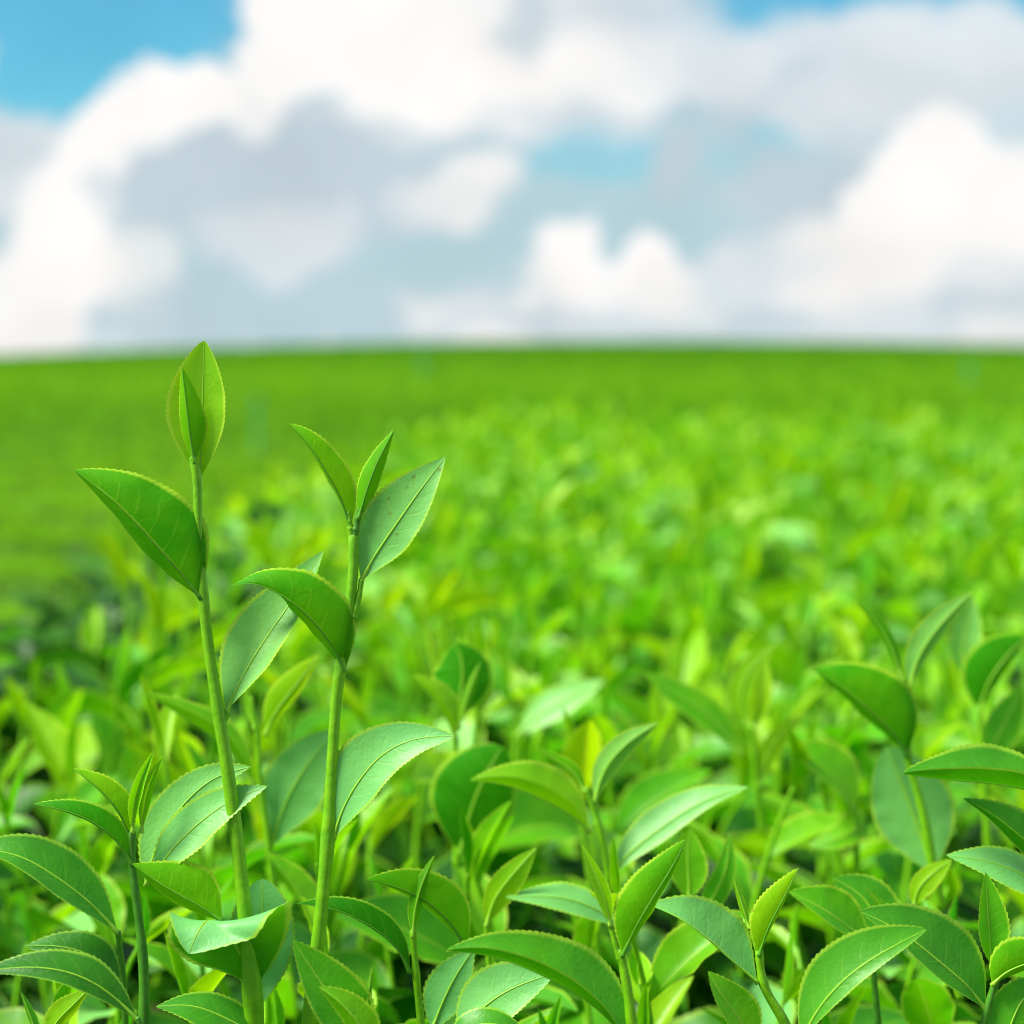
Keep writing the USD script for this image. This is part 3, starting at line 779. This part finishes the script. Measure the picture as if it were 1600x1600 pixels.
# the tall shoot in the middle
shoot(.602, 'tall middle shoot forking into a folded yellow leaf and a slim bud', [
    ([(478, 1640, 4), (497, 1470), (515, 1270), (530, 1055), (544, 965), (552, 890), (552, 838)], 12.5, 7, STEM),
    ([(551, 850), (548, 828), (544, 800)], 6, 3.5, STEM), ([(552, 850), (557, 820), (562, 795)], 6.5, 4, STEM_DARK),
    ([(565, 905, 0), (560, 935, 0), (552, 965, 0)], 4, 6, STEM)],
    [('leaf', [(548, 826), (531, 778, -5), (500, 722, -10), (474, 684, -8), (452, 662, 0)], (28, -17, 14), (-5, 4, 36), .16, {'peak': .42, 'sharp': .8, 'under': True}),
     ('bud', [(560, 812, -3), (572, 770, -8), (590, 722, -8), (616, 671, 0)], (12, 7, 16), (-17, -7, 14), .34, {'peak': .4, 'under': True}),
     ('leaf', [(564, 908, 2), (585, 870, 0), (615, 825, -6), (655, 768, -8), (696, 714, 0)], (-46, -30, 6), (28, 22, -12), .42, {'peak': .42, 'pale': True}),
     ('leaf', [(538, 1050, -4), (520, 1012, -14), (480, 962, -26), (430, 925, -30), (390, 912, -24), (360, 917, -10)], [(0, (44, -42, 14)), (.6, (40, -46, 16)), (1, (20, -20, 20))], [(0, (-16, 12, 40)), (.55, (-12, 8, 50)), (.85, (14, -34, 40)), (1, (10, -20, 30))], .44, {'peak': .36, 'sharp': .75, 'bow': .2, 'under': True}),
     ('leaf', [(521, 1312, -2), (533, 1272, -10), (560, 1222, -16), (600, 1178, -22), (650, 1155, -30), (709, 1150, -40)], [(0, (-48, -28, 8)), (.5, (-30, -44, 14)), (1, (-10, -30, 14))], [(0, (30, 18, -22)), (1, (14, 34, -26))], .52, {'peak': .42, 'sharp': .8, 'pale': True})], 2)
# lower left shoot with the dark stem
shoot(.600, 'lower left shoot with a thin dark stem, twin pale buds and a long leaf', [
    ([(224, 1640), (222, 1480), (212, 1400), (207, 1352), (206, 1300)], 10, 5, STEM_DARK)],
    [('leaf', [(207, 1352, -4), (185, 1318, -12), (150, 1288, -20), (105, 1268, -22), (52, 1256, -12)], (14, -22, 12), (-3, 8, 34), .32, {'peak': .4, 'under': True}),
     ('leaf', [(205, 1316), (190, 1278, -8), (160, 1238, -12), (113, 1201, -4)], (24, -12, 12), (-6, 6, 30), .08, {'peak': .45, 'under': True}),
     ('bud', [(207, 1302, -4), (210, 1260, -6), (222, 1215, -6), (241, 1172, 0)], (-9, -2, -10), (9, 2, -10), .14),
     ('bud', [(221, 1302, 0), (226, 1262, 0), (237, 1220, 0), (256, 1178, 4)], (-8, -2, -10), (8, 2, -8), .2),
     ('leaf', [(236, 1380, 12), (258, 1342, 10), (298, 1298, 8), (350, 1258, 4), (418, 1228, 0)], (-22, -28, 16), (16, 24, -24), .45, {'peak': .42, 'pale': True}),
     ('leaf', [(228, 1385, 40), (246, 1320, 50), (286, 1258, 60), (336, 1216, 64), (392, 1198, 60)], (-30, -26, 10), (22, 20, -10), .5, {'peak': .42, 'pale': True}),
     ('leaf', [(348, 1440, -14), (310, 1415, -18), (262, 1388, -20), (206, 1350, -12)], (30, -44, 14), (-12, 16, 26), .34, {'peak': .38, 'under': True})], 3)
shoot(.625, 'shoot at the left edge, long dark leaf arching out of the picture', [
    ([(196, 1640, 20), (192, 1520, 10), (184, 1455, 0)], 6, 4, STEM_DARK)],
    [('leaf', [(184, 1458, 0), (150, 1420, -8), (90, 1372, -18), (20, 1335, -20), (-60, 1330, -14)], (-14, 8, -28), (12, -40, 34), .55, {'peak': .42}),
     ('leaf', [(190, 1560, 6), (150, 1500, 10), (100, 1480, 20), (40, 1478, 30)], (-10, 26, -12), (6, -26, 30), .7)], 4)
shoot(.580, 'dark arching leaf at the bottom left corner', [
    ([(226, 1660, 4), (224, 1620, 0), (215, 1590, -2)], 5, 4, STEM_DARK)],
    [('leaf', [(217, 1596, 0), (180, 1560, -8), (125, 1526, -16), (60, 1512, -18), (-40, 1520, -10)], (-8, 14, -14), (12, -24, 36), .72, {'peak': .42})], 5)
shoot(.590, 'small bright yellow-green leaf pair at the bottom left border', [
    ([(66, 1680), (70, 1650), (73, 1622)], 5, 4, STEM)],
    [('leaf', [(73, 1630), (88, 1598, -4), (112, 1572, -6), (140, 1544)], (-18, -14, 6), (8, 10, 14), .08),
     ('bud', [(64, 1640), (52, 1600), (32, 1549)], (-6, 2, 4), (8, -2, 4), .4)], 6)
# centre left, bud like a spear
shoot(.622, 'shoot with a spear-like yellow bud rising beside a folded leaf at bottom centre', [
    ([(668, 1680, 6), (650, 1520), (645, 1455)], 7, 5, STEM)],
    [('bud', [(645, 1465, -2), (649, 1420, -6), (660, 1380, -6), (679, 1336, 0)], (-12, -4, 8), (9, 4, 10), .2, {'peak': .4}),
     ('leaf', [(728, 1482, 14), (705, 1445, 8), (670, 1412, 0), (625, 1388, -6), (571, 1374, -4)], (34, -34, 14), (-8, 12, 30), .32, {'peak': .38, 'under': True}),
     ('leaf', [(641, 1520, -4), (618, 1480, -12), (575, 1445, -18), (525, 1422, -18), (463, 1412, -10)], (16, -24, 14), (-5, 6, 40), .46, {'peak': .42, 'under': True})], 7)
shoot(.570, 'veined leaf in front of the middle stem with a bright young leaf before it', [
    ([(590, 1700), (582, 1668), (576, 1640)], 6, 5, STEM),],
    [('leaf', [(577, 1660, 4), (545, 1602, 0), (508, 1545, -4), (457, 1468, -4)], (-30, 18, -8), (46, -28, 6), .5, {'peak': .42}),
     ('leaf', [(590, 1660, -24), (568, 1612, -32), (535, 1570, -34), (497, 1541, -28)], (-16, 12, 10), (24, -18, 6), .14),
     ('bud', [(570, 1650, 6), (572, 1590, 6), (581, 1513, 8)], (-7, 0, 4), (7, 0, 4), .46)], 8)
# front centre
shoot(.575, 'front centre shoot with a long arching leaf to the left and a glowing yellow leaf', [
    ([(1000, 1700, 8), (985, 1580), (976, 1520), (968, 1484)], 12, 6, STEM), ([(972, 1505), (962, 1475), (953, 1440)], 6, 4, STEM)],
    [('leaf', [(988, 1640, -4), (950, 1592, -14), (892, 1548, -26), (825, 1514, -34), (760, 1493, -34), (696, 1486, -24)], [(0, (-8, -18, -24)), (1, (6, -26, -12))], [(0, (40, -62, 30)), (1, (20, -52, 34))], .40, {'peak': .42, 'sharp': .8, 'bow': .16}),
     ('leaf', [(972, 1495, -4), (992, 1452, -14), (1022, 1400, -18), (1048, 1358, -14), (1073, 1311, -4)], (12, 8, 30), (-42, -20, 10), .18, {'peak': .40, 'sharp': .85, 'bow': .2, 'under': True}),
     ('bud', [(954, 1448, -2), (947, 1412, -4), (932, 1370, -4), (908, 1318, 0)], (-11, 4, -8), (11, -4, -8), .28, {'peak': .4})], 9)
shoot(.600, 'pale broad leaf under the long arching leaf at bottom centre', [
    ([(700, 1690, 30), (706, 1650, 22), (714, 1622, 12)], 6, 4, STEM_DARK)],
    [('leaf', [(714, 1630, 10), (750, 1580, 6), (800, 1545, 2), (870, 1520, 0)], (-18, -44, 20), (12, 34, -20), .6, {'peak': .45, 'pale': True}),
     ('leaf', [(690, 1650, -16), (720, 1612, -30), (770, 1600, -36), (830, 1622, -30)], (4, -22, 20), (-4, 30, -20), .62)], 10)
shoot(.640, 'bluish oval leaf between the spear-bud shoot and the front centre shoot', [
    ([(668, 1690, 10), (670, 1640, 4), (674, 1608, 0)], 6, 4, STEM_DARK)],
    [('leaf', [(674, 1612, 0), (690, 1570, 2), (712, 1525, 6), (742, 1480, 12)], (-34, -12, 4), (26, 16, -4), .66, {'pale': True})], 11)
shoot(.720, 'soft shoot at centre with a yellow arching leaf and slim bud on a bent stem', [
    ([(968, 1480, 10), (948, 1350), (930, 1270), (915, 1232)], 8, 4, STEM), ([(932, 1290), (932, 1262), (930, 1248)], 4, 3, STEM)],
    [('leaf', [(922, 1300, -4), (895, 1276, -12), (850, 1250, -20), (795, 1228, -22), (734, 1219, -12)], (4, -22, -12), (26, -44, 26), .16, {'peak': .42}),
     ('bud', [(914, 1240), (898, 1210), (872, 1190), (839, 1169)], (9, -8, 8), (-4, 4, 10), .34),
     ('leaf', [(929, 1254), (942, 1210, -2), (975, 1166, -4), (1029, 1129, 0)], (-16, -14, 6), (14, 12, 8), .2, {'pale': True}),
     ('leaf', [(950, 1372, 10), (985, 1332, 8), (1035, 1292, 4), (1095, 1254, 0), (1170, 1230, 0)], (-14, -28, 24), (10, 14, -12), .5, {'peak': .42, 'pale': True})], 12)
shoot(.600, 'shoot right of centre with a broad pale leaf and small yellow leaf on top', [
    ([(1250, 1660, 6), (1222, 1590), (1196, 1545), (1186, 1486)], 9, 6, STEM), ([(1186, 1500), (1180, 1475), (1172, 1450)], 4, 3, STEM)],
    [('leaf', [(1184, 1536, -2), (1150, 1506, -10), (1105, 1466, -16), (1060, 1434, -18), (1014, 1414, -10)], (-2, -4, -26), (32, -46, 28), .55, {'peak': .42, 'sharp': .8, 'pale': True}),
     ('leaf', [(1186, 1494, -4), (1200, 1452, -12), (1222, 1408, -12), (1248, 1356, -2)], (6, 6, 22), (-30, -14, 8), .16, {'peak': .42, 'bow': .2, 'under': True}),
     ('bud', [(1172, 1452), (1160, 1415, -2), (1147, 1374)], (-5, 2, 4), (6, -2, 4), .36)], 13)
shoot(.585, 'small yellow-green leaf standing at the bottom border right of centre', [
    ([(1200, 1700), (1188, 1660), (1180, 1628)], 6, 4, STEM)],
    [('leaf', [(1181, 1640), (1160, 1600, -4), (1132, 1560, -6), (1106, 1517)], (-14, 10, -14), (34, -18, 6), .24, {'peak': .45})], 14)
shoot(.575, 'long grey-green leaf reaching up to the right, a dark gap behind it', [
    ([(1235, 1720), (1240, 1670), (1250, 1625)], 6, 5, STEM_DARK)],
    [('leaf', [(1250, 1632, 0), (1272, 1588, -8), (1312, 1538, -16), (1360, 1500, -20), (1405, 1474, -16), (1448, 1452, -6)], (-24, -46, 24), (8, 14, -14), .56, {'peak': .45, 'sharp': .8})], 15)
shoot(.610, 'lower right shoot with a broad drooping leaf and an upright yellow leaf', [
    ([(1535, 1690, 10), (1538, 1600), (1552, 1545), (1560, 1525)], 8, 5, STEM_DARK)],
    [('leaf', [(1540, 1578, 0), (1515, 1545, -10), (1470, 1505, -18), (1410, 1458, -20), (1344, 1424, -10)], (-14, 14, -18), (40, -52, 30), .5, {'peak': .40, 'sharp': .8}),
     ('leaf', [(1550, 1512, 10), (1546, 1460, 8), (1543, 1412, 8), (1540, 1362, 10)], (-18, 2, -10), (30, 0, -10), .3, {'peak': .4}),
     ('leaf', [(1550, 1540, -10), (1572, 1520, -18), (1606, 1505, -20), (1660, 1480, -10)], (10, 14, 26), (-24, -36, 10), .34, {'peak': .4, 'bow': .2}),
     ('leaf', [(1560, 1650, -6), (1580, 1600, -6), (1600, 1560, -4), (1640, 1530, 0)], (-36, -20, 6), (36, 24, -6), .62)], 16)
# the tall shoot at right, a little behind
shoot(.760, 'tall soft shoot at right with a dark folded leaf pointing left', [
    ([(1470, 1420, 6), (1455, 1340), (1436, 1245), (1418, 1172), (1418, 1110), (1410, 1060)], 9, 5, STEM), ([(1419, 1110), (1420, 1090), (1421, 1074)], 5, 3.5, STEM)],
    [('leaf', [(1417, 1182, -6), (1398, 1150, -14), (1360, 1112, -22), (1318, 1076, -22), (1271, 1046, -10)], (54, -46, 16), (-8, 8, 34), .42, {'peak': .38, 'sharp': .8, 'bow': .2, 'under': True}),
     ('leaf', [(1421, 1078), (1432, 1035, -4), (1462, 985, -6), (1519, 925, 0)], (-20, -16, 4), (12, 10, 6), .22, {'pale': True}),
     ('bud', [(1410, 1064), (1396, 1020, -3), (1372, 975, -4), (1334, 936, 0)], (10, -6, 8), (-6, 4, 10), .36),
     ('leaf', [(1456, 1366, 10), (1440, 1310, 20), (1415, 1240, 30), (1385, 1166, 40)], (-58, 22, -6), (66, -20, 10), .46, {'peak': .48, 'sharp': .65, 'pale': True})], 17)
shoot(.630, 'shoot beyond the right border sending three serrated leaves in from the right', [
    ([(1690, 1640), (1676, 1420), (1668, 1240)], 9, 6, STEM)],
    [('leaf', [(1690, 1262, 0), (1620, 1238, -14), (1545, 1224, -22), (1475, 1218, -22), (1410, 1209, -10)], (2, -27, -22), (10, -56, 40), .58, {'peak': .5, 'sharp': .75}),
     ('leaf', [(1672, 1400, 0), (1632, 1362, -12), (1588, 1322, -20), (1548, 1282, -20), (1504, 1247, -8)], (6, -16, -20), (36, -46, 34), .58, {'peak': .42}),
     ('leaf', [(1678, 1440, 10), (1620, 1380, 6), (1550, 1348, 4), (1478, 1336, 6)], (-6, 26, -34), (8, -26, 44), .66, {'pale': True})], 18)
# soft shoots behind the pair
shoot(.750, 'soft shoot behind the two tall stems with a yellow and a big pale leaf', [
    ([(432, 1430, 4), (416, 1290), (406, 1210), (402, 1150), (392, 1090)], 6, 3.5, STEM)],
    [('leaf', [(414, 1150), (428, 1118, -6), (455, 1080, -8), (500, 1022, 0)], (8, 8, 18), (-22, -16, 6), .14),
     ('leaf', [(424, 1322, 4), (440, 1270, 6), (470, 1210, 10), (524, 1142, 20)], (-44, -24, 4), (46, 24, -4), .42, {'peak': .48, 'sharp': .7, 'pale': True}),
     ('bud', [(398, 1140), (391, 1110), (384, 1070)], (-6, 2, 4), (6, -2, 4), .3),
     ('leaf', [(398, 1228, 0), (360, 1175, -6), (300, 1130, -12), (227, 1082, -6)], (4, -20, -12), (16, -28, 24), .14)], 19)
shoot(.800, 'soft shoot right of the middle stem with a dark cupped leaf', [
    ([(714, 1470, 4), (714, 1340), (712, 1240), (712, 1150)], 7, 4, STEM)],
    [('leaf', [(714, 1125, 4), (720, 1080, 8), (722, 1040, 12), (712, 1006, 20)], (46, 0, 22), (-48, 0, 22), .5, {'peak': .55, 'sharp': .55}),
     ('leaf', [(712, 1156, -4), (696, 1120, -12), (672, 1085, -14), (644, 1052, -6)], (4, -12, -10), (24, -18, 14), .08),
     ('bud', [(716, 1140, -6), (728, 1095, -8), (750, 1034, -6)], (-7, -2, 4), (7, 2, 4), .16),
     ('leaf', [(718, 1336, -4), (732, 1280, -16), (752, 1225, -22), (785, 1166, -14)], (60, 16, 16), (-70, -14, 16), .6, {'peak': .5, 'sharp': .6})], 20)
shoot(.690, 'soft yellow leaf with a long bluish leaf behind it at centre', [
    ([(770, 1560, 10), (764, 1500, 4), (760, 1445)], 5, 4, STEM)],
    [('leaf', [(760, 1448), (772, 1408, -4), (798, 1370, -6), (839, 1324)], (-18, -12, 4), (20, 14, 2), .12),
     ('leaf', [(978, 1452, 12), (930, 1420, 4), (870, 1402, -4), (790, 1402, -8)], (-4, 18, -16), (8, -18, 34), .6, {'pale': True})], 21)
shoot(.710, 'soft rounded yellow-green leaf behind the long leaf right of centre', [
    ([(1078, 1520, 10), (1078, 1460, 4), (1076, 1405)], 5, 4, STEM)],
    [('leaf', [(1076, 1408), (1076, 1370, 2), (1074, 1335, 4), (1078, 1296, 8)], (-28, 0, -6), (30, 0, -6), .28, {'sharp': .7}),
     ('leaf', [(1090, 1460, 14), (1105, 1420, 20), (1130, 1370, 20), (1140, 1300, 30)], (-18, -6, 0), (18, 6, 0), .4)], 22)
shoot(.665, 'folded two-tone leaf pair left of the broad drooping leaf at lower right', [
    ([(1372, 1600, 10), (1366, 1530, 4), (1362, 1472)], 6, 4, STEM_DARK)],
    [('leaf', [(1362, 1476), (1330, 1452, -8), (1285, 1420, -14), (1231, 1393, -8)], (-4, 12, -16), (24, -34, 26), .36),
     ('leaf', [(1376, 1500, 24), (1372, 1450, 34), (1350, 1405, 44), (1300, 1372, 54)], (-34, 26, -8), (38, -26, 14), .56),
     ('bud', [(1400, 1460, 30), (1380, 1420, 30), (1354, 1388, 30)], (-5, 4, 0), (5, -4, 0), .2)], 23)
shoot(.700, 'small bright yellow folded leaf above the broad drooping leaf at lower right', [
    ([(1500, 1560, 10), (1470, 1480, 6), (1428, 1416)], 6, 4, STEM)],
    [('leaf', [(1428, 1420), (1434, 1392, -4), (1456, 1366, -6), (1488, 1343)], (-12, -10, 6), (14, 12, -6), .06)], 24)
shoot(.830, 'blurred yellow-edged leaf with a green leaf beside it left of the right tall shoot', [
    ([(1340, 1400, 10), (1338, 1330), (1334, 1262)], 6, 4, STEM)],
    [('leaf', [(1334, 1268), (1316, 1230, -8), (1280, 1194, -12), (1226, 1163, -6)], (-4, 16, -16), (34, -28, 24), .2),
     ('leaf', [(1340, 1320, 14), (1350, 1290, 10), (1330, 1300, -10), (1262, 1322, -14)], (-4, 16, -10), (6, -20, 16), .3)], 25)
shoot(.900, 'blurred pair of upright yellow leaves above the middle right of the bush', [
    ([(1192, 1300, 10), (1180, 1200), (1172, 1130)], 6, 4, STEM)],
    [('leaf', [(1172, 1136), (1158, 1096), (1170, 1050), (1212, 1008)], (-18, -10, 4), (16, 10, -4), .1),
     ('leaf', [(1176, 1140, -6), (1186, 1100, -12), (1192, 1066, -12), (1196, 1030, -6)], (-16, 0, -6), (16, 0, -6), .12),
     ('leaf', [(1186, 1230, 0), (1200, 1180), (1222, 1145), (1262, 1114)], (-12, -10, 0), (12, 10, 0), .1),
     ('leaf', [(1160, 1180), (1110, 1120), (1060, 1086), (1005, 1050)], (-6, 20, -12), (14, -22, 20), .3)], 26)
shoot(.860, 'blurred shoot at the right border with a green and a pale oval leaf', [
    ([(1545, 1330, 10), (1536, 1200), (1530, 1108)], 7, 4, STEM)],
    [('leaf', [(1530, 1112), (1542, 1074, -8), (1566, 1034, -10), (1604, 994, -2)], (14, 10, 18), (-40, -26, 10), .36, {'sharp': .75}),
     ('leaf', [(1506, 1060, 20), (1505, 1020, 22), (1510, 980, 26), (1520, 930, 30)], (-24, -4, -6), (26, 2, -6), .2, {'pale': True}),
     ('leaf', [(1536, 1200, 10), (1560, 1150, 10), (1580, 1110, 16), (1600, 1070, 20)], (-26, -12, 0), (26, 12, 0), .46)], 27)
shoot(.980, 'blurred pale leaf lying level in the middle of the bush', [
    ([(800, 1260, 10), (804, 1200), (808, 1148)], 6, 4, STEM)],
    [('leaf', [(808, 1150), (845, 1116, -4), (890, 1090, -6), (945, 1062)], (-14, -22, 16), (10, 18, -16), .5, {'pale': True})], 28)
